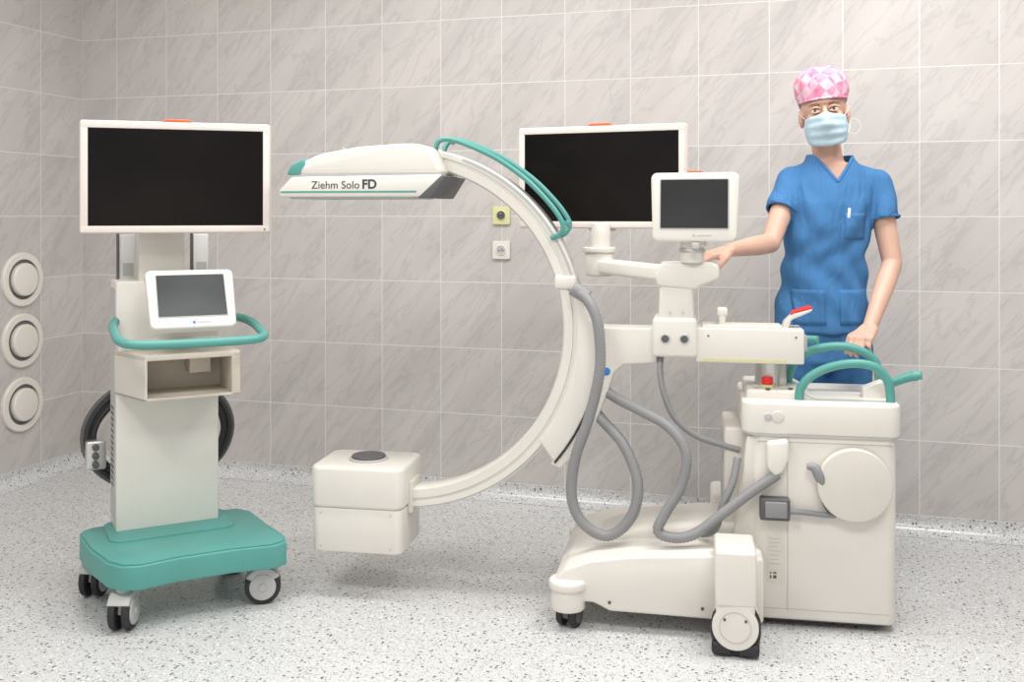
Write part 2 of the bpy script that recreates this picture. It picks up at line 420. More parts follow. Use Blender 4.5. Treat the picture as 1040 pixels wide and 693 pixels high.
big_monitor(cart, (-0.012, 0.0, 1.402), R(-10), 'display_monitor', 0.600)
bx0, bx1, by0, by1, bz0, bz1 = -0.128, 0.174, -0.09, 0.115, 0.682, 0.828
tz = [(-0.195, 0.115), (-0.128, -0.09), (0.174, -0.09), (0.174, 0.115)]
prism('shelf_top', tz, bz1-0.018, bz1, BEIGE, cart, 0.003, 'xy')
prism('shelf_bottom', tz, bz0, bz0+0.008, BEIGE, cart, 0.002, 'xy')
prism('shelf_left', [(-0.195, 0.115), (-0.128, -0.09), (-0.120, -0.09), (-0.187, 0.115)], bz0, bz1-0.01, WHITE2, cart, 0.002, 'xy')
bb('shelf_right', bx1-0.028, bx1, by0, by1, bz0, bz1-0.01, BEIGE, cart, 0.002)
bb('shelf_back', bx0-0.04, bx1, 0.095, 0.112, bz0, bz1-0.01, BEIGE, cart, 0.002)
bb('shelf_inner_box', 0.03, 0.10, 0.02, 0.098, bz0+0.065, bz1-0.018, BEIGE, cart, 0.003)
bb('column_front_ledge', -0.19, 0.145, 0.06, 0.115, 0.826, 0.86, WHITE, cart, 0.006)
small_monitor(cart, (0.020, -0.065, 0.998), (R(-32), 0, R(-2)), 'control_panel', 0.282, 0.215)
box('panel_stalk', (0.01, 0.04, 0.95), (0.09, 0.15, 0.04), WHITE2, cart, 0.01, (R(20), 0, 0))
hp = [(-0.13, 0.16, 0.925), (-0.18, 0.135, 0.925), (-0.205, 0.07, 0.915), (-0.212, -0.05, 0.90), (-0.212, -0.14, 0.888), (-0.185, -0.187, 0.880), (-0.1, -0.197, 0.875), (0.1, -0.197, 0.873), (0.20, -0.19, 0.875), (0.238, -0.15, 0.88), (0.246, -0.07, 0.89), (0.238, 0.05, 0.91), (0.20, 0.13, 0.92), (0.12, 0.16, 0.925)]
tube('push_handle', hp, 0.0145, TEAL, cart)
for i in range(4):
    a = 0.222+0.011*i; b_ = 0.160+0.014*i
    tube('coiled_cable_%d' % (i+1), [(-0.02+a*math.cos(R(t)), 0.30+0.010*(i % 2), 0.50+b_*math.sin(R(t))) for t in range(0, 360, 24)], 0.010, (BLACK, DARK, BLACK, DARK)[i], cart, closed=True, seg=10)
bb('cable_hook', -0.06, 0.0, 0.265, 0.34, 0.66, 0.70, WHITE2, cart, 0.004)
bb('cable_connector', -0.27, -0.205, 0.255, 0.31, 0.40, 0.50, METAL, cart, 0.008)
for z in (0.42, 0.45, 0.48): cyl('connector_bolt', (-0.24, 0.25, z), 0.012, 0.02, DARK, cart, 'y', 0.002, 12)
for x in (-0.165, 0.085):
    bb('document_holder', x, x+0.055, 0.26, 0.285, 1.04, 1.21, PAPER, cart, 0.003)
    bb('holder_edge', x-0.004, x+0.002, 0.255, 0.29, 1.04, 1.215, DARK, cart, 0.001)
    bb('leaflet', x+0.014, x+0.048, 0.257, 0.262, 1.065, 1.11, LGREY, cart, 0)
bb('holder_bracket', -0.16, 0.13, 0.262, 0.28, 1.02, 1.06, LGREY, cart, 0.002)

# ------------------------------------------------------------ C-arm machine
cm = empty('mobile_c_arm_xray_machine', (0.32, 3.35, 0), R(-10))
CX, CZ = -0.69, 0.90
hv = 0.045
prof = [(0.542, -hv+0.01), (0.548, -hv), (0.575, -hv), (0.577, -hv+0.006), (0.585, -hv+0.006), (0.587, -hv), (0.602, -hv), (0.608, -hv+0.008),
        (0.608, hv-0.008), (0.602, hv), (0.548, hv), (0.542, hv-0.01)]
arc_sweep('c_arc', CX, CZ, prof, 84, -92, WHITE, cm, 120)
arc_sweep('c_arc_track', CX, CZ, [(0.604, -0.032), (0.612, -0.032), (0.612, 0.032), (0.604, 0.032)], 76, -60, METAL, cm, 100)
arc_sweep('c_arc_edge_trim', CX, CZ, [(0.594, -hv-0.001), (0.604, -hv-0.001), (0.604, -hv+0.02), (0.594, -hv+0.02)], 70, -30, LGREY, cm, 100)
low = [(-1.090, 1.338), (-1.088, 1.362), (-1.045, 1.405), (-0.535, 1.410), (-0.520, 1.402), (-0.565, 1.338)]
prism('detector_plate', low, -0.15, 0.15, WHITE, cm, 0.006)
up_ = [(-1.062, 1.412), (-1.045, 1.445), (-0.95, 1.484), (-0.82, 1.505), (-0.68, 1.514), (-0.62, 1.514), (-0.565, 1.497), (-0.53, 1.412)]
prism('detector_cover', up_, -0.135, 0.135, WHITE, cm, 0.020, seg=5, min_ang=10)
bb('detector_shadow_gap', -1.04, -0.54, -0.13, 0.13, 1.404, 1.42, LGREY, cm, 0)
prism('detector_cap_grey', [(-0.610, 1.335), (-0.562, 1.335), (-0.517, 1.405), (-0.530, 1.409)], -0.152, 0.152, DARK, cm, 0.003)
prism('detector_tip_teal', [(-1.068, 1.413), (-1.053, 1.446), (-1.005, 1.468), (-1.0, 1.445), (-1.022, 1.413)], -0.1365, 0.1365, TEAL, cm, 0.006)
bb('detector_stripe', -1.082, -0.615, -0.1515, -0.149, 1.352, 1.358, TEAL, cm, 0)
bb('detector_face', -1.06, -0.63, -0.13, 0.13, 1.333, 1.34, LGREY, cm, 0.002)
text('model_lettering', 'Ziehm Solo', 0.036, (-0.975, -0.1505, 1.366), INK, cm)
text('model_lettering_bold', 'FD', 0.042, (-0.800, -0.1505, 1.366), INK, cm, bold=0.0012)
for x in (-0.88, -0.84, -0.80): cyl('cover_mark', (x, -0.10, 1.495), 0.004, 0.02, LGREY, cm, 'z', 0, 12)
def apt(r, a, y): return (CX+r*math.cos(R(a)), y, CZ+r*math.sin(R(a)))
for s in (-1, 1):
    ro = 0.0 if s < 0 else 0.006
    p = [apt(0.60, 79, s*0.055), apt(0.632+ro, 78.5, s*0.066), apt(0.65+ro, 76, s*0.07)]+[apt(0.652+ro, a, s*0.072) for a in (70, 60, 50, 42, 36)]+[apt(0.645+ro, 32, s*0.07), apt(0.62, 30.5, s*0.062), apt(0.59, 31, s*0.05)]
    tube('arc_handrail_'+('near' if s < 0 else 'far'), p, 0.0085, TEAL, cm)
tube('arc_handrail_cross', [apt(0.65, 33, -0.07), apt(0.657, 32, 0), apt(0.65, 33, 0.07)], 0.008, TEAL, cm)
tube('arc_handrail_cross_top', [apt(0.645, 77, -0.07), apt(0.651, 77, 0), apt(0.645, 77, 0.07)], 0.008, TEAL, cm)
prism('generator_upper', rrect(0.322, 0.26, 0.035, cx=-0.829, cz=0), 0.303, 0.44, WHITE, cm, 0.012, 'xy')
prism('generator_lower', rrect(0.312, 0.25, 0.03, cx=-0.829, cz=0), 0.156, 0.302, WHITE, cm, 0.006, 'xy')
prism('generator_seam', rrect(0.306, 0.244, 0.03, cx=-0.829, cz=0), 0.299, 0.306, LGREY, cm, 0, 'xy')
cyl('beam_window', (-0.825, 0, 0.446), 0.058, 0.018, DARK, cm, 'z', 0.004, 48)
cyl('beam_window_rim', (-0.825, 0, 0.441), 0.066, 0.012, LGREY, cm, 'z', 0.003, 48)
for x in (-0.95, -0.71):
    for z in (0.175, 0.285): cyl('cover_screw', (x, -0.126, z), 0.003, 0.003, LGREY, cm, 'y', 0, 12)
bb('generator_arm_flange', -0.675, -0.655, -0.055, 0.055, 0.275, 0.385, WHITE2, cm, 0.008)
inner = [(CX+0.590*math.cos(R(a)), CZ+0.590*math.sin(R(a))) for a in range(-38, 13, 4)]
carr = inner+[(-0.110, 1.02), (-0.082, 1.02), (-0.06, 0.94), (-0.03, 0.915)]+[(CX+0.672*math.cos(R(a)), CZ+0.672*math.sin(R(a))) for a in range(0, -42, -5)]
prism('arc_carrier', carr, -0.056, 0.056, WHITE, cm, 0.006, min_ang=20)
body = [(-0.035, 0.914), (0.15, 0.914), (0.16, 0.80), (0.05, 0.792), (0.02, 0.765), (0.0, 0.70), (-0.04, 0.60), (-0.09, 0.51), (-0.155, 0.445), (-0.19, 0.46), (-0.12, 0.56), (-0.06, 0.68), (-0.035, 0.80)]
prism('carrier_bracket', body, -0.05, 0.05, WHITE, cm, 0.008, min_ang=20)
tube('carrier_gap_seal', [apt(0.674, a, -0.054) for a in range(2, -44, -6)], 0.0035, BLACK, cm, seg=8)
cyl('carrier_emblem', (-0.005, -0.051, 0.77), 0.013, 0.003, BLUEL, cm, 'y', 0.001)
bb('arc_stop_block', -0.175, -0.105, -0.055, 0.055, 1.035, 1.08, WHITE, cm, 0.01)
cyl('hose_fitting', (-0.085, -0.09, 1.028), 0.024, 0.06, GREY, cm, 'z', 0.004, 24, rot=(0, R(-60), 0))
bb('swivel_block', 0.145, 0.285, -0.085, 0.085, 0.825, 0.95, WHITE, cm, 0.012)
for x in (0.185, 0.245):
    cyl('clamp_knob', (x, -0.088, 0.885), 0.012, 0.012, DARK, cm, 'y', 0.002, 24)
    cyl('clamp_washer', (x, -0.086, 0.885), 0.016, 0.006, METAL, cm, 'y', 0.001, 24)
bb('boom', 0.28, 0.615, -0.07, 0.07, 0.81, 0.92, WHITE, cm, 0.006)
bb('boom_cover', 0.30, 0.55, -0.055, 0.055, 0.915, 0.927, WHITE2, cm, 0.004)
bb('boom_scale_strip', 0.30, 0.56, -0.0712, -0.069, 0.814, 0.824, YEL, cm, 0)
for i in range(22): bb('scale_tick', 0.31+i*0.011, 0.3108+i*0.011, -0.072, -0.07, 0.815, 0.820 if i % 5 else 0.823, LGREY, cm, 0)
for x in (0.32, 0.59): cyl('boom_screw', (x, -0.0705, 0.895), 0.003, 0.003, DARK, cm, 'y', 0, 12)
cyl('lift_column', (0.52, 0.03, 0.765), 0.05, 0.12, METAL, cm, 'z', 0.002, 48)
cyl('lift_collar', (0.52, 0.03, 0.722), 0.062, 0.02, WHITE2, cm, 'z', 0.004, 48)
bb('brake_lever_post', 0.355, 0.375, -0.02, 0.02, 0.92, 0.965, WHITE, cm, 0.004)
bb('brake_lever_cap', 0.348, 0.382, -0.022, 0.022, 0.952, 0.980, WHITE, cm, 0.008)
prism('boom_end_lever', [(0.57, 0.915), (0.58, 0.945), (0.64, 0.972), (0.645, 0.982), (0.585, 0.965), (0.56, 0.94), (0.55, 0.915)], -0.03, 0.03, WHITE, cm, 0.004)
prism('boom_end_lever_red', [(0.578, 0.960), (0.585, 0.972), (0.64, 0.990), (0.647, 0.982)], -0.028, 0.028, RED, cm, 0.003)
tube('boom_end_handle', [(0.60, 0.06, 0.875), (0.645, 0.06, 0.875), (0.67, 0.05, 0.875)], 0.013, TEAL, cm)
bb('boom_end_switch', 0.61, 0.635, 0.03, 0.07, 0.84, 0.89, LGREY, cm, 0.004)
box('mast', (0.22, 0.0, 1.0), (0.115, 0.12, 0.13), WHITE, cm, 0.012, taper=(0.92, 0.95))
prism('mast_head', [(0.16, 1.05), (0.15, 1.085), (0.17, 1.125), (0.33, 1.127), (0.355, 1.117), (0.355, 1.075), (0.30, 1.055), (0.28, 1.04)], -0.065, 0.06, WHITE, cm, 0.010)
cyl('mast_screw', (0.20, -0.061, 0.965), 0.005, 0.004, METAL, cm, 'y', 0, 12); cyl('mast_screw', (0.24, -0.061, 0.965), 0.005, 0.004, METAL, cm, 'y', 0, 12)
box('display_arm', (0.075, 0.135, 1.092), (0.36, 0.075, 0.05), WHITE, cm, 0.012, (0, R(2), R(-43)))
cyl('display_arm_joint', (-0.055, 0.255, 1.105), 0.05, 0.085, WHITE, cm, 'z', 0.008)
cyl('display_arm_disc', (-0.055, 0.255, 1.155), 0.058, 0.02, WHITE2, cm, 'z', 0.005)
cyl('display_neck', (-0.05, 0.262, 1.20), 0.034, 0.10, WHITE, cm, 'z', 0.004)
bb('display_neck_plate', -0.10, 0.0, 0.30, 0.35, 1.22, 1.42, WHITE2, cm, 0.01)
bb('display_neck_link', -0.08, -0.02, 0.25, 0.32, 1.215, 1.25, WHITE2, cm, 0.008)
big_monitor(cm, (-0.053, 0.286, 1.414), R(-12), 'display_monitor', 0.622)
small_monitor(cm, (0.278, -0.10, 1.303), (R(-3), 0, R(-8)), 'touch_control_panel', 0.276, 0.218, SCREEN3, LGREY)
prism('panel_status_light', [(0.25, 1.410), (0.258, 1.418), (0.30, 1.418), (0.308, 1.410)], -0.105, -0.09, ORANGE, cm, 0.002)
cyl('panel_knob', (0.28, -0.125, 1.182), 0.012, 0.02, LGREY, cm, 'z', 0.003)
cyl('panel_pivot', (0.27, -0.05, 1.16), 0.038, 0.07, WHITE, cm, 'z', 0.006)
cyl('panel_pivot_ring', (0.27, -0.05, 1.165), 0.042, 0.012, METAL, cm, 'z', 0.002)
box('panel_yoke', (0.275, -0.065, 1.20), (0.08, 0.05, 0.05), WHITE2, cm, 0.01)
prism('cabinet_body', rrect(0.435, 0.38, 0.035, cx=0.667, cz=0.08), 0.025, 0.60, WHITE, cm, 0.010, 'xy')
prism('cabinet_lid', rrect(0.475, 0.40, 0.04, cx=0.66, cz=0.08), 0.598, 0.70, WHITE, cm, 0.010, 'xy')
prism('lid_seam', rrect(0.468, 0.394, 0.045, cx=0.66, cz=0.08), 0.594, 0.600, LGREY, cm, 0, 'xy')
prism('console_raise', [(0.435, 0.69), (0.44, 0.728), (0.60, 0.728), (0.66, 0.695)], -0.06, 0.22, WHITE, cm, 0.010)
bb('cabinet_seam', 0.5595, 0.5615, -0.1115, -0.109, 0.05, 0.59, LGREY, cm, 0)
bb('cabinet_seam_low', 0.49, 0.86, -0.1115, -0.109, 0.059, 0.0605, LGREY, cm, 0)
bb('cabinet_seam_top', 0.47, 0.87, -0.1115, -0.109, 0.575, 0.5765, LGREY, cm, 0)
bb('inner_frame', 0.37, 0.49, -0.04, 0.24, 0.20, 0.60, WHITE2, cm, 0.01)
bb('inner_frame_slot', 0.366, 0.372, 0.0, 0.20, 0.26, 0.56, LGREY, cm, 0.002)
prism('frame_rail', [(0.395, 0.26), (0.44, 0.59), (0.475, 0.59), (0.475, 0.26)], -0.10, -0.05, WHITE, cm, 0.006)
prism('base_skirt', rrect(0.40, 0.34, 0.05, cx=0.667, cz=0.08), 0.015, 0.04, DARK, cm, 0.004, 'xy')
cyl('lid_round_badge', (0.53, -0.122, 0.655), 0.018, 0.006, WHITE2, cm, 'y', 0.002, 32)
cyl('key_switch', (0.50, -0.122, 0.655), 0.011, 0.012, LGREY, cm, 'y', 0.002, 24)
prism('cable_guide', [(0.495, 0.58), (0.56, 0.59), (0.562, 0.53), (0.545, 0.49), (0.52, 0.475), (0.497, 0.50)], -0.15, -0.11, WHITE, cm, 0.010)
cyl('cable_drum_cover', (0.755, -0.135, 0.458), 0.110, 0.03, WHITE2, cm, 'y', 0.004, 64)
cyl('cable_drum_hub', (0.755, -0.115, 0.458), 0.07, 0.03, LGREY, cm, 'y', 0.002, 48)
tube('power_plug', [(0.665, -0.135, 0.445), (0.655, -0.14, 0.475), (0.64, -0.14, 0.505), (0.615, -0.14, 0.51)], 0.014, GREY, cm, rfun=lambda t: 0.009+0.008*math.sin(t*math.pi))
tube('power_cord', [(0.645, -0.125, 0.50), (0.655, -0.14, 0.44), (0.67, -0.135, 0.39), (0.70, -0.12, 0.355)], 0.006, DARK, cm, seg=8)
bb('socket_inlet', 0.475, 0.565, -0.15, -0.108, 0.340, 0.408, DARK, cm, 0.006)
bb('socket_inlet_face', 0.490, 0.556, -0.156, -0.148, 0.350, 0.400, GREY, cm, 0.004)
tube('inlet_cord', [(0.56, -0.135, 0.368), (0.61, -0.13, 0.366), (0.66, -0.13, 0.362), (0.70, -0.12, 0.358)], 0.009, GREY, cm, ribs=True, step=0.004)
bb('rating_label', 0.50, 0.55, -0.1125, -0.109, 0.14, 0.29, WHITE2, cm, 0)
for i in range(7): bb('label_text_line', 0.505, 0.54-0.004*(i % 3), -0.1132, -0.112, 0.275-0.013*i, 0.277-0.013*i, LGREY, cm, 0)
for i in range(5):
    for j in range(5):
        if (i*3+j*5+i*j) % 3: bb('label_code', 0.507+0.005*i, 0.5115+0.005*i, -0.1132, -0.112, 0.147+0.005*j, 0.1515+0.005*j, INK, cm, 0)
for z in (0.31, 0.33): bb('warning_sticker', 0.575, 0.60, -0.112, -0.1095, z, z+0.012, WHITE2, cm, 0)
cyl('stop_button_base', (0.505, -0.03, 0.733), 0.022, 0.014, YEL, cm, 'z', 0.002, 32)
cyl('stop_button', (0.505, -0.03, 0.752), 0.018, 0.024, RED, cm, 'z', 0.004, 32)
for i in range(4): cyl('console_button', (0.47+0.035*i, -0.045 if i != 1 else -0.052, 0.729), 0.008, 0.006, (LGREY, DARK)[i % 2], cm, 'z', 0.001, 20)
tube('front_grab_handle', [(0.60, -0.06, 0.69), (0.603, -0.062, 0.73), (0.625, -0.065, 0.765), (0.665, -0.066, 0.793), (0.72, -0.067, 0.812), (0.78, -0.067, 0.818), (0.832, -0.065, 0.805), (0.862, -0.062, 0.77), (0.872, -0.06, 0.73), (0.874, -0.06, 0.68)], 0.014, TEAL, cm)
tube('rear_grab_handle', [(0.58, 0.10, 0.69), (0.583, 0.10, 0.745), (0.60, 0.10, 0.79), (0.64, 0.10, 0.826), (0.70, 0.10, 0.846), (0.77, 0.10, 0.848), (0.83, 0.10, 0.826), (0.862, 0.10, 0.785), (0.872, 0.10, 0.69)], 0.014, TEAL, cm)
prism('lever_mount', [(0.80, 0.69), (0.80, 0.73), (0.86, 0.755), (0.885, 0.74), (0.885, 0.69)], 0.0, 0.05, WHITE, cm, 0.006)
tube('steering_lever', [(0.87, 0.02, 0.735), (0.91, 0.01, 0.757), (0.945, 0.0, 0.772), (0.975, -0.01, 0.778)], 0.016, TEAL, cm, rfun=lambda t: 0.012+0.005*t if t < 0.9 else 0.013)
ch = [(-0.15, 0.085), (-0.155, 0.145), (-0.12, 0.185), (-0.04, 0.215), (0.08, 0.235), (0.30, 0.250), (0.42, 0.255), (0.48, 0.25), (0.48, 0.055), (0.02, 0.062), (-0.03, 0.085)]
prism('chassis_beam', ch, -0.235, 0.33, WHITE, cm, 0.010, min_ang=15)
prism('chassis_ridge', [(-0.05, 0.21), (0.10, 0.270), (0.30, 0.295), (0.45, 0.30), (0.45, 0.22)], -0.06, 0.20, WHITE, cm, 0.02, min_ang=15)
bb('outrigger_block', 0.335, 0.452, -0.37, -0.19, 0.15, 0.310, WHITE, cm, 0.010)
bb('outrigger_arm', 0.345, 0.46, -0.26, -0.08, 0.07, 0.26, WHITE2, cm, 0.01)
for x in (0.02, 0.30): cyl('chassis_screw', (x, -0.236, 0.09), 0.005, 0.004, DARK, cm, 'y', 0, 12)
def big_castor(name, x, y, yaw=0):
    e = empty(name, (x, y, 0), yaw, cm)
    for s in (-1, 1): cyl('tyre', (0, s*0.024, 0.072), 0.072, 0.026, BLACK, e, 'y', 0.008, 40)
    cyl('round_cover', (0, -0.044, 0.090), 0.066, 0.014, WHITE, e, 'y', 0.003, 48)
    cyl('round_cover_rear', (0, 0.044, 0.090), 0.066, 0.014, WHITE, e, 'y', 0.003, 48)
    bb('fork_head', -0.055, 0.055, -0.050, 0.050, 0.12, 0.165, WHITE, e, 0.008)
    ring('cover_groove', (0, -0.0515, 0.090), 0.048, 0.045, 0.002, LGREY, e)
    for sx in (-1, 1): cyl('cover_bolt', (sx*0.03, -0.052, 0.112), 0.004, 0.004, DARK, e, 'y', 0, 12)
    for sx in (-1, 1): bb('toe_guard', sx*0.038-0.030, sx*0.038+0.030, -0.048, 0.048, 0.006, 0.042, BLACK, e, 0.010)
big_castor('outrigger_castor_near', 0.395, -0.315, R(-4)); big_castor('outrigger_castor_far', 0.395, 0.42)
bb('outrigger_block_far', 0.335, 0.455, 0.30, 0.47, 0.15, 0.30, WHITE, cm, 0.016)
def mini_castor(name, x, y, yaw):
    e = empty(name, (x, y, 0), yaw, cm)
    cyl('swivel_housing', (0, 0, 0.095), 0.053, 0.075, WHITE, e, 'z', 0.006, 48)
    cyl('swivel_cap', (0, 0, 0.135), 0.060, 0.032, WHITE, e, 'z', 0.010, 48)
    for s in (-1, 1):
        cyl('tyre', (0.01, s*0.022, 0.036), 0.036, 0.02, BLACK, e, 'y', 0.005, 30)
        cyl('hub_cover', (0.01, s*0.0335, 0.036), 0.022, 0.004, DARK, e, 'y', 0.001, 24)
    bb('fork', -0.02, 0.03, -0.01, 0.01, 0.03, 0.07, DARK, e, 0.003)
mini_castor('front_castor_near', -0.110, -0.215, R(70)); mini_castor('front_castor_far', -0.105, 0.29, R(30))
big_castor('rear_castor', 0.80, 0.10, R(90))
tube('corrugated_hose_long', [(-0.105, -0.085, 1.035), (-0.065, -0.11, 1.012), (-0.028, -0.125, 0.94), (-0.018, -0.13, 0.80), (-0.050, -0.13, 0.644), (-0.098, -0.13, 0.50), (-0.108, -0.13, 0.376), (-0.070, -0.13, 0.295), (0.008, -0.13, 0.262), (0.080, -0.13, 0.325), (0.100, -0.12, 0.43), (0.055, -0.09, 0.54), (-0.02, -0.04, 0.61), (-0.06, 0.02, 0.64)], 0.0185, GREY, cm, step=0.0052, seg=16, ribs=True)
tube('corrugated_hose_lower', [(-0.03, 0.0, 0.71), (0.03, -0.06, 0.685), (0.105, -0.09, 0.655), (0.195, -0.12, 0.612), (0.250, -0.14, 0.54), (0.238, -0.15, 0.44), (0.190, -0.16, 0.355), (0.165, -0.165, 0.298), (0.205, -0.165, 0.278), (0.275, -0.16, 0.290), (0.37, -0.15, 0.362), (0.45, -0.14, 0.425), (0.53, -0.13, 0.48)], 0.0175, GREY, cm, step=0.0052, seg=16, ribs=True)
tube('thin_cable', [(0.172, -0.03, 0.83), (0.168, -0.06, 0.78), (0.18, -0.07, 0.71), (0.215, -0.07, 0.63), (0.28, -0.06, 0.575), (0.36, -0.04, 0.545), (0.42, -0.04, 0.53)], 0.010, GREY, cm, seg=10)
tube('frame_hose', [(0.41, -0.10, 0.52), (0.395, -0.12, 0.45), (0.365, -0.13, 0.38), (0.34, -0.12, 0.30), (0.30, -0.08, 0.27)], 0.013, GREY, cm, step=0.0052, ribs=True)

# ------------------------------------------------------------ nurse
NX, NY = 1.11, 3.62
nurse = empty('nurse', (NX, NY, 0))
def W(x, y, z): return Vector((x-NX, y-NY, z))
def capsule(bm, p0, p1, r0, r1, n=16):
    p0, p1 = Vector(p0), Vector(p1); d = p1-p0; L = max(d.length, 1e-5); t = d/L
    up = Vector((0, 0, 1)) if abs(t.z) < 0.9 else Vector((0, 1, 0))
    N = up.cross(t).normalized(); B = t.cross(N); prof = []
    for k in range(6): a = R(-90+90*k/6+4); prof.append((r0*math.sin(a), r0*math.cos(a)))
    for k in range(7): prof.append((L*k/6, r0+(r1-r0)*k/6))
    for k in range(1, 6): a = R(90*k/6+4); prof.append((L+r1*math.sin(a), r1*math.cos(a)))
    rings = [[bm.verts.new(p0+t*q[0]+(N*math.cos(2*math.pi*j/n)+B*math.sin(2*math.pi*j/n))*q[1]) for j in range(n)] for q in prof]
    for i in range(len(rings)-1):
        for j in range(n): bm.faces.new((rings[i][j], rings[i][(j+1) % n], rings[i+1][(j+1) % n], rings[i+1][j]))
    bm.faces.new(rings[0][::-1]); bm.faces.new(rings[-1])
def chain(bm, pts):
    for (a, ra), (b_, rb) in zip(pts[:-1], pts[1:]): capsule(bm, a, b_, ra, rb)
def ell(bm, c, r, M=None, n=24):
    res = bmesh.ops.create_uvsphere(bm, u_segments=n, v_segments=n//2+2, radius=1)
    mm = Matrix.Translation(c) @ Matrix.Diagonal((r[0], r[1], r[2], 1))
    if M: mm = M @ mm
    bmesh.ops.transform(bm, matrix=mm, verts=res['verts'])
def loft(bm, rings, n=36, pw=2.4):
    rows = []
    for (cx, cy, z, rx, ry) in rings:
        row = []
        for j in range(n):
            a = 2*math.pi*j/n; c, s = math.cos(a), math.sin(a)
            k = (abs(c)**pw+abs(s)**pw)**(-1/pw)
            row.append(bm.verts.new((cx+rx*c*k, cy+ry*s*k, z)))
        rows.append(row)
    for i in range(len(rows)-1):
        for j in range(n): bm.faces.new((rows[i][j], rows[i][(j+1) % n], rows[i+1][(j+1) % n], rows[i+1][j]))
    bm.faces.new(rows[0][::-1]); bm.faces.new(rows[-1])
def remesh(bm, name, m, voxel, smooth=4, edit=None):
    bmesh.ops.recalc_face_normals(bm, faces=bm.faces[:])
    me = bpy.data.meshes.new(name+'_src'); bm.to_mesh(me); bm.free()
    o = bpy.data.objects.new(name+'_src', me); scene.collection.objects.link(o)
    md = o.modifiers.new('r', 'REMESH'); md.mode = 'VOXEL'; md.voxel_size = voxel
    if smooth:
        sm = o.modifiers.new('s', 'SMOOTH'); sm.factor = 0.5; sm.iterations = smooth
    dg = bpy.context.evaluated_depsgraph_get()
    me2 = bpy.data.meshes.new_from_object(o.evaluated_get(dg)); bpy.data.objects.remove(o)
    b2 = bmesh.new(); b2.from_mesh(me2)
    if edit: edit(b2)
    return finish(b2, name, m, nurse, ang=180, recalc=False)

HC = W(1.106, 3.60, 1.634)
HM = Matrix.Translation(HC) @ Matrix.Rotation(R(-15), 4, 'Z') @ Matrix.Rotation(R(-6), 4, 'Y') @ Matrix.Scale(1.05, 4)
shL = W(1.004, 3.645, 1.400); shR = W(1.292, 3.60, 1.388)
elL = W(0.895, 3.52, 1.180); wrL = W(0.722, 3.36, 1.163)
elR = W(1.325, 3.540, 1.110); wrR = W(1.192, 3.388, 0.900)

def hand(bm, wrist, d, n, w, curls, thumb_curl=25, sc=1.0):
    d = d.normalized(); w = (w-d*w.dot(d)).normalized(); n2 = d.cross(w)
    n = n2 if n2.dot(n) > 0 else -n2
    offs = (0.030, 0.010, -0.010, -0.028); lens = (0.070, 0.078, 0.073, 0.058); knuck = (0.084, 0.088, 0.084, 0.076)
    for i in range(4):
        base = wrist+d*0.006+w*offs[i]*0.55
        kn = wrist+d*knuck[i]*sc+w*offs[i]*1.0*sc-n*(0.002 if i in (1, 2) else 0.005)
        capsule(bm, base, kn, 0.0155, 0.0115)
        dirv = d+w*(1.5-i)*0.05; p = kn; a = 0
        rr = (0.0088, 0.0090, 0.0086, 0.0076)[i]
        for j, fr in enumerate((0.46, 0.30, 0.24)):
            a += curls[j]+2*i
            dv = (dirv*math.cos(R(a))-n*math.sin(R(a))).normalized()
            q = p+dv*lens[i]*fr*sc
            capsule(bm, p, q, rr*(1-0.07*j), rr*(0.93-0.09*j), 12); p = q
    tb = wrist+d*0.022+w*0.020-n*0.006
    t1 = tb+(d*0.75+w*0.75-n*0.25).normalized()*0.040
    t2 = t1+(d*0.92+w*0.30-n*(0.3+thumb_curl/60)).normalized()*0.030
    t3 = t2+(d*0.92+w*0.02-n*(0.45+thumb_curl/45)).normalized()*0.024
    chain(bm, [(tb, 0.016), (t1, 0.0125), (t2, 0.0105), (t3, 0.0088)])

bm = bmesh.new()
loft(bm, [(-0.005, 0, 0.80, 0.12, 0.09), (-0.005, 0, 0.90, 0.150, 0.10), (0, 0, 1.05, 0.120, 0.085), (0.01, 0, 1.18, 0.122, 0.09), (0.02, 0, 1.30, 0.132, 0.095), (0.028, 0.0, 1.385, 0.134, 0.082), (0.026, 0.0, 1.43, 0.100, 0.068), (0.02, 0, 1.465, 0.066, 0.056)])
chain(bm, [(Vector((0.022, 0.005, 1.43)), 0.060), (Vector((0.012, 0.0, 1.50)), 0.051), (Vector((0.0, -0.005, 1.57)), 0.050)])
chain(bm, [(shL, 0.045), (shL.lerp(elL, 0.5), 0.040), (elL, 0.034), (elL.lerp(wrL, 0.3), 0.035), (wrL, 0.0235)])
chain(bm, [(shR, 0.045), (shR.lerp(elR, 0.5), 0.040), (elR, 0.034), (elR.lerp(wrR, 0.3), 0.035), (wrR, 0.0235)])
hand(bm, wrL, Vector((-0.93, -0.30, -0.16)), Vector((0, 0, 1)), Vector((0.2, -1, -0.1)), (14, 20, 14), 15)
hand(bm, wrR, Vector((-0.60, -0.74, -0.28)), Vector((0, 0, 1)), Vector((-0.80, 0.55, 0)), (40, 52, 38), 55)
for s in (-1, 1):
    chain(bm, [(Vector((s*0.075, 0, 0.88)), 0.09), (Vector((s*0.078, 0.0, 0.50)), 0.058), (Vector((s*0.08, 0.02, 0.30)), 0.055), (Vector((s*0.08, 0.02, 0.09)), 0.036)])
ell(bm, (0, 0.012, 0.040), (0.073, 0.092, 0.088), HM)
ell(bm, (0, -0.016, -0.030), (0.062, 0.068, 0.078), HM)
ell(bm, (0, -0.046, -0.092), (0.032, 0.030, 0.024), HM)
ell(bm, (0.036, -0.056, -0.016), (0.023, 0.020, 0.020), HM); ell(bm, (-0.036, -0.056, -0.016), (0.023, 0.020, 0.020), HM)
ell(bm, (0, -0.064, 0.034), (0.047, 0.018, 0.010), HM)
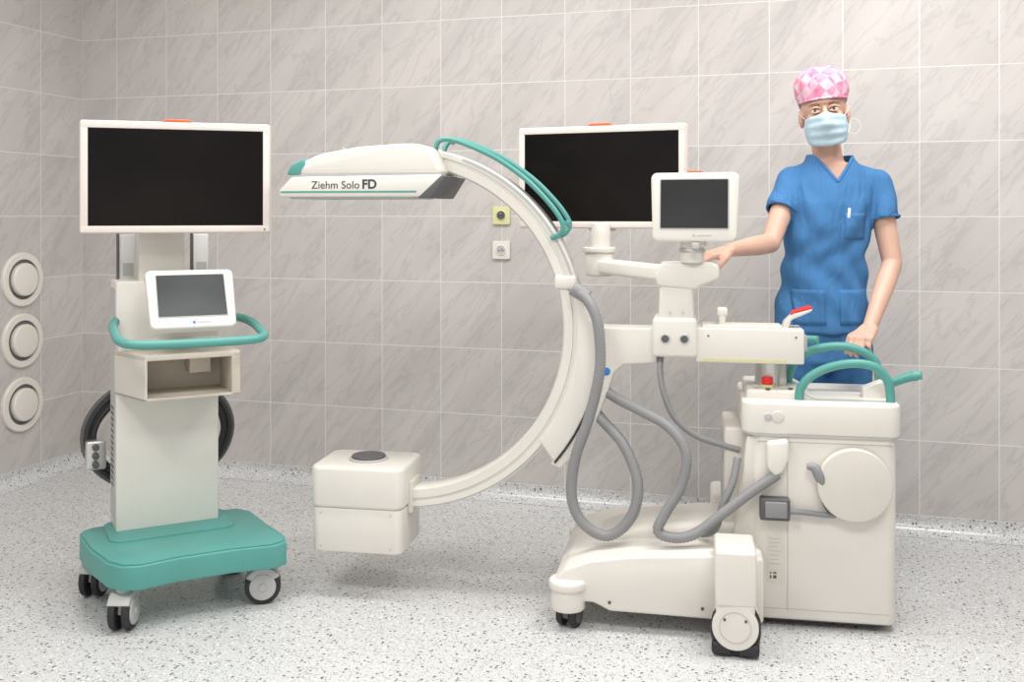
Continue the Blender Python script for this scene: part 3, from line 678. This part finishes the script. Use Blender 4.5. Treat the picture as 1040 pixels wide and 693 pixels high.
capsule(bm, HM @ Vector((0, -0.080, 0.012)), HM @ Vector((0, -0.100, -0.026)), 0.008, 0.0125)
for s in (-1, 1):
    ell(bm, (s*0.075, 0.012, -0.006), (0.010, 0.020, 0.032), HM)
body_o = remesh(bm, 'body', SKIN, 0.0042, 5)

def part_ell(name, c, r, m, M=HM):
    b = bmesh.new(); ell(b, c, r, M, 20); return finish(b, name, m, nurse, 180)
for s, nm in ((-1, 'right'), (1, 'left')):
    part_ell('eyeball_'+nm, (s*0.030, -0.0765, 0.009), (0.0138, 0.0085, 0.0066), EYEW)
    part_ell('iris_'+nm, (s*0.030-0.001, -0.0835, 0.0092), (0.0048, 0.0026, 0.0050), IRIS)
    tube('upper_lash_'+nm, [HM @ Vector(p) for p in ((s*0.015, -0.0805, 0.010), (s*0.022, -0.0855, 0.0145), (s*0.031, -0.0860, 0.0152), (s*0.044, -0.078, 0.011))], 0.0014, HAIR, nurse, seg=8, step=0.003)
    tube('upper_lid_'+nm, [HM @ Vector(p) for p in ((s*0.014, -0.079, 0.013), (s*0.022, -0.0835, 0.0185), (s*0.032, -0.084, 0.0192), (s*0.046, -0.075, 0.013))], 0.0038, SKIN, nurse, seg=8, step=0.003)
    tube('lower_lid_'+nm, [HM @ Vector(p) for p in ((s*0.015, -0.079, 0.007), (s*0.025, -0.0835, 0.0025), (s*0.034, -0.082, 0.0028), (s*0.045, -0.075, 0.008))], 0.0026, SKIN, nurse, seg=8, step=0.003)
    tube('eyebrow_'+nm, [HM @ Vector(p) for p in ((s*0.014, -0.0840, 0.026), (s*0.026, -0.0850, 0.0305), (s*0.038, -0.0795, 0.031), (s*0.050, -0.068, 0.025))], 0.0026, HAIR, nurse, seg=8, step=0.003, rfun=lambda t: 0.0025*(1-0.6*t))
part_ell('lips', (0, -0.0865, -0.062), (0.022, 0.008, 0.008), LIP)

# ---- cap
b = bmesh.new(); rows = []; n = 72
capr = [(0.045, 0.0760, 0.0925, -0.002), (0.053, 0.082, 0.098, 0.002), (0.068, 0.087, 0.104, 0.006), (0.090, 0.091, 0.109, 0.009), (0.113, 0.090, 0.107, 0.010), (0.135, 0.081, 0.096, 0.010), (0.152, 0.063, 0.075, 0.010), (0.164, 0.038, 0.044, 0.010), (0.167, 0.012, 0.014, 0.010)]
for k, (z, rx, ry, oy) in enumerate(capr):
    row = []
    for j in range(n):
        a = 2*math.pi*j/n; f = 1+0.022*math.sin(a*11+k*0.5)*min(1, k/2)*(1 if k < 5 else 0.5)+0.012*math.sin(a*5+k)
        dz = 0.038*max(0, math.sin(a))*(1 if k < 2 else 0)
        row.append(b.verts.new(HM @ Vector((rx*f*math.cos(a), 0.010+oy+ry*f*math.sin(a), z-dz))))
    rows.append(row)
for i in range(len(rows)-1):
    for j in range(n): b.faces.new((rows[i][j], rows[i][(j+1) % n], rows[i+1][(j+1) % n], rows[i+1][j]))
b.faces.new(rows[-1])
cap_o = finish(b, 'surgical_cap', CAPM, nurse, 180)
sd = cap_o.modifiers.new('thick', 'SOLIDIFY'); sd.thickness = 0.003; sd.offset = -1
ss = cap_o.modifiers.new('sub', 'SUBSURF'); ss.levels = 1; ss.render_levels = 1
tube('cap_band', [HM @ Vector((0.0775*math.cos(R(a)), 0.005+0.0955*math.sin(R(a)), 0.047-0.036*max(0, math.sin(R(a))))) for a in range(0, 360, 20)], 0.0040, CAPM, nurse, closed=True, seg=8)
for dx, dz in ((0.02, -0.04), (-0.015, -0.05)):
    tube('cap_tie', [HM @ Vector(p) for p in ((0.0, 0.105, 0.015), (dx, 0.12, -0.01), (dx*1.5, 0.11, dz-0.02))], 0.005, CAPM, nurse, seg=8)
b = bmesh.new(); ell(b, (0, 0.062, -0.012), (0.060, 0.045, 0.050), HM); finish(b, 'nape_hair', HAIR, nurse, 180)

# ---- mask
b = bmesh.new(); rows = []; nu, nv = 36, 26
for iv in range(nv+1):
    v = iv/nv; z = -0.008-0.104*v; row = []
    for iu in range(nu+1):
        u = -1+2*iu/nu; ph = u*R(76)
        rx = 0.068+0.004*math.sin(v*math.pi)-0.006*v*v; ry = 0.078+0.012*math.sin(v*math.pi)-0.008*v
        nose = 0.022*math.exp(-(u/0.28)**2)*math.exp(-((v-0.22)/0.30)**2)
        pleat = 0.0024*math.sin(v*math.pi*7)*(1-abs(u)**3)
        zz = z*(1-0.25*abs(u)**2)-0.010*abs(u)**2+(0.007*math.exp(-(u/0.2)**2) if iv == 0 else 0)
        row.append(b.verts.new(HM @ Vector((rx*math.sin(ph), -0.016-ry*math.cos(ph)-nose-pleat, zz))))
    rows.append(row)
for i in range(nv):
    for j in range(nu): b.faces.new((rows[i][j], rows[i][j+1], rows[i+1][j+1], rows[i+1][j]))
mk = finish(b, 'surgical_mask', MASKM, nurse, 60)
sd = mk.modifiers.new('thick', 'SOLIDIFY'); sd.thickness = 0.0025; sd.offset = 0
for s in (-1, 1):
    for z0_, z1_ in ((-0.012, 0.018), (-0.082, -0.03)):
        tube('mask_loop', [HM @ Vector(p) for p in ((s*0.062, -0.032, z0_), (s*0.075, -0.012, (z0_+z1_)/2), (s*0.082, 0.012, z1_))], 0.0014, PAPER, nurse, seg=6)
tube('mask_string', [HM @ Vector((0.090+0.022*math.cos(R(a)), 0.0, -0.050+0.026*math.sin(R(a)))) for a in range(0, 360, 30)], 0.0011, PAPER, nurse, closed=True, seg=6)

# ---- scrub top
slL = shL.lerp(elL, 0.44); slR = shR.lerp(elR, 0.40)
bm = bmesh.new()
loft(bm, [(-0.008, 0, 0.865, 0.164, 0.128), (-0.006, 0, 0.95, 0.158, 0.122), (-0.002, 0, 1.05, 0.144, 0.110), (0.004, 0, 1.14, 0.138, 0.107), (0.012, -0.004, 1.24, 0.144, 0.118), (0.02, -0.002, 1.32, 0.150, 0.114), (0.028, 0.0, 1.385, 0.148, 0.098), (0.027, 0.0, 1.430, 0.120, 0.084), (0.022, 0, 1.470, 0.084, 0.074), (0.018, 0, 1.52, 0.066, 0.064)])
chain(bm, [(Vector((0.02, 0.005, 1.445)), 0.047), (shL+Vector((0.02, 0, 0.002)), 0.050), (shL, 0.051), (slL, 0.053)])
chain(bm, [(Vector((0.02, 0.005, 1.445)), 0.047), (shR+Vector((-0.02, 0, 0.002)), 0.050), (shR, 0.051), (slR, 0.055)])
VX, VZ, VK = 0.020, 1.400, 1.35
def edit_top(b2):
    dead = []
    for f in b2.faces:
        c = f.calc_center_median(); x = c.x-VX
        v = c.y < 0.01 and c.z > VZ+abs(x)*VK and abs(x) < 0.085
        neck = c.z > 1.490
        cuff = False
        for (sl, el, sh) in ((slL, elL, shL), (slR, elR, shR)):
            ax = (el-sh).normalized(); rel = c-sl
            if rel.dot(ax) > 0.014 and (rel-ax*rel.dot(ax)).length < 0.062 and rel.dot(ax) < 0.075 and abs(c.x-0.01) > 0.146: cuff = True
        if v or neck or cuff or c.z < 0.868: dead.append(f)
    bmesh.ops.delete(b2, geom=dead, context='FACES')
    seen = set(); best = []
    for v0 in b2.verts:
        if v0 in seen: continue
        st = [v0]; comp = []; seen.add(v0)
        while st:
            q = st.pop(); comp.append(q)
            for e in q.link_edges:
                o2 = e.other_vert(q)
                if o2 not in seen: seen.add(o2); st.append(o2)
        if len(comp) > len(best): best = comp
    bs = set(best); bmesh.ops.delete(b2, geom=[v for v in b2.verts if v not in bs], context='VERTS')
    b2.normal_update()
    for it in range(4):
        mv = {}
        for vt in b2.verts:
            if vt.is_boundary:
                nb = [e.other_vert(vt).co for e in vt.link_edges if e.is_boundary]
                if len(nb) == 2: mv[vt] = vt.co*0.4+(nb[0]+nb[1])*0.3
        for vt, c in mv.items(): vt.co = c
    for vt in b2.verts:
        p = vt.co
        g = lambda c0, w_: math.exp(-((p.z-c0)/w_)**2)
        k = 0.0070*math.sin(p.z*42+p.x*34+2.2*math.sin(p.x*13+p.y*9))*g(1.03, 0.11)
        k += 0.0055*math.sin(p.z*34-abs(p.x-0.01)*60)*g(1.27, 0.09)*min(1, abs(p.x-0.01)/0.06)
        k += 0.0060*math.sin(p.x*60+p.y*40+p.z*8)*g(0.89, 0.07)
        k += 0.0030*math.sin(p.x*48-p.z*30+math.sin(p.z*19)*2)*g(1.15, 0.08)
        vt.co += vt.normal*k
top = remesh(bm, 'scrub_top', SCRUB, 0.0065, 5, edit_top)
bvh = BVHTree.FromPolygons([v.co for v in top.data.vertices], [p.vertices[:] for p in top.data.polygons])
sd = top.modifiers.new('thick', 'SOLIDIFY'); sd.thickness = 0.003; sd.offset = 1
trim = []
for i in range(-14, 15):
    x = i/14*0.062; z = VZ+abs(x)*VK-0.004
    hit = bvh.ray_cast(Vector((VX+x, -0.5, z-0.003)), Vector((0, 1, 0)))
    if hit[0] and hit[0].y < 0.03: trim.append(hit[0]+Vector((0, -0.001, 0)))
if len(trim) > 4: tube('neckline_trim', trim, 0.0060, SCRUB, nurse, seg=10, step=0.006)
for nm, sl, el, sh, rr in (('right', slL, elL, shL, 0.0515), ('left', slR, elR, shR, 0.0535)):
    ax = (el-sh).normalized(); u_ = ax.cross(Vector((0, 1, 0))).normalized(); v_ = ax.cross(u_)
    tube('sleeve_hem_'+nm, [sl+ax*0.012+(u_*math.cos(R(a))+v_*math.sin(R(a)))*rr for a in range(0, 360, 24)], 0.0050, SCRUB, nurse, closed=True, seg=10)
def front(x, z):
    h = bvh.ray_cast(Vector((x, -0.5, z)), Vector((0, 1, 0))); return h[0].y if h[0] else -0.11
def patch(name, x0, x1, z0, z1, th=0.004):
    b = bmesh.new(); nx, nz = 8, 8; g = []
    for i in range(nz+1):
        g.append([b.verts.new((x0+(x1-x0)*j/nx, front(x0+(x1-x0)*j/nx, z0+(z1-z0)*i/nz)-th, z0+(z1-z0)*i/nz)) for j in range(nx+1)])
    for i in range(nz):
        for j in range(nx): b.faces.new((g[i][j], g[i][j+1], g[i+1][j+1], g[i+1][j]))
    o = finish(b, name, SCRUB, nurse, 60); s_ = o.modifiers.new('t', 'SOLIDIFY'); s_.thickness = 0.004; s_.offset = 0
patch('breast_pocket', 0.035, 0.112, 1.195, 1.285)
patch('hip_pocket_right', -0.135, -0.030, 0.90, 1.02); patch('hip_pocket_left', 0.020, 0.125, 0.90, 1.02)
box('pen', (0.050, front(0.05, 1.285)-0.008, 1.285), (0.010, 0.006, 0.035), PAPER, nurse, 0.002, (R(3), R(4), R(6)))
bm = bmesh.new()
loft(bm, [(-0.005, 0, 0.76, 0.16, 0.115), (-0.005, 0, 0.86, 0.155, 0.115), (-0.005, 0, 0.93, 0.143, 0.105)])
for s in (-1, 1):
    chain(bm, [(Vector((s*0.082, 0, 0.80)), 0.092), (Vector((s*0.084, 0, 0.50)), 0.078), (Vector((s*0.084, 0.02, 0.12)), 0.068)])
remesh(bm, 'scrub_trousers', SCRUB, 0.009, 4)
for s in (-1, 1):
    bm = bmesh.new()
    ell(bm, (s*0.084, -0.05, 0.045), (0.046, 0.125, 0.045)); ell(bm, (s*0.084, 0.03, 0.06), (0.04, 0.055, 0.05))
    capsule(bm, (s*0.084, -0.10, 0.02), (s*0.084, 0.05, 0.02), 0.02, 0.02)
    def flat(b2):
        for v in b2.verts: v.co.z = max(v.co.z, 0.001)
    remesh(bm, 'clog_'+('right' if s < 0 else 'left'), SHOE, 0.008, 3, flat)

# ------------------------------------------------------------ lights
def area(name, lx, ly, sx, sy, power, col=(1, 0.982, 0.96)):
    p = O+ux*lx+uy*ly
    fx = box(name, (0, 0, 0), (sx+0.06, sy+0.06, 0.03), CEIL, None, 0.004)
    fx.location = (p.x, p.y, 2.984); fx.rotation_euler = (0, 0, R(RA))
    L = bpy.data.lights.new(name+'_lamp', 'AREA'); L.shape = 'RECTANGLE'; L.size = sx; L.size_y = sy; L.energy = power; L.color = col
    o = bpy.data.objects.new(name+'_lamp', L); scene.collection.objects.link(o); o.parent = fx; o.location = (0, 0, -0.02)
area('ceiling_light_panel', -0.2, -1.3, 1.2, 0.6, 46)
area('ceiling_light_panel.001', -2.4, -1.5, 1.2, 0.6, 34)
area('ceiling_light_panel.002', -0.4, -3.4, 1.2, 0.6, 42)
area('ceiling_light_panel.003', -2.6, -3.4, 1.2, 0.6, 36)
w = bpy.data.worlds.new('world'); scene.world = w; w.use_nodes = True
w.node_tree.nodes['Background'].inputs['Color'].default_value = (1.0, 0.985, 0.965, 1)
w.node_tree.nodes['Background'].inputs['Strength'].default_value = 1.05

# ------------------------------------------------------------ camera
cd = bpy.data.cameras.new('camera'); co = bpy.data.objects.new('camera', cd); scene.collection.objects.link(co)
co.location = (0, 0, 1.28); co.rotation_euler = (R(90), 0, 0)
cd.sensor_width = 36; cd.lens = 1032/1040*36; cd.shift_y = -128.5/1040; cd.clip_start = 0.05
scene.camera = co
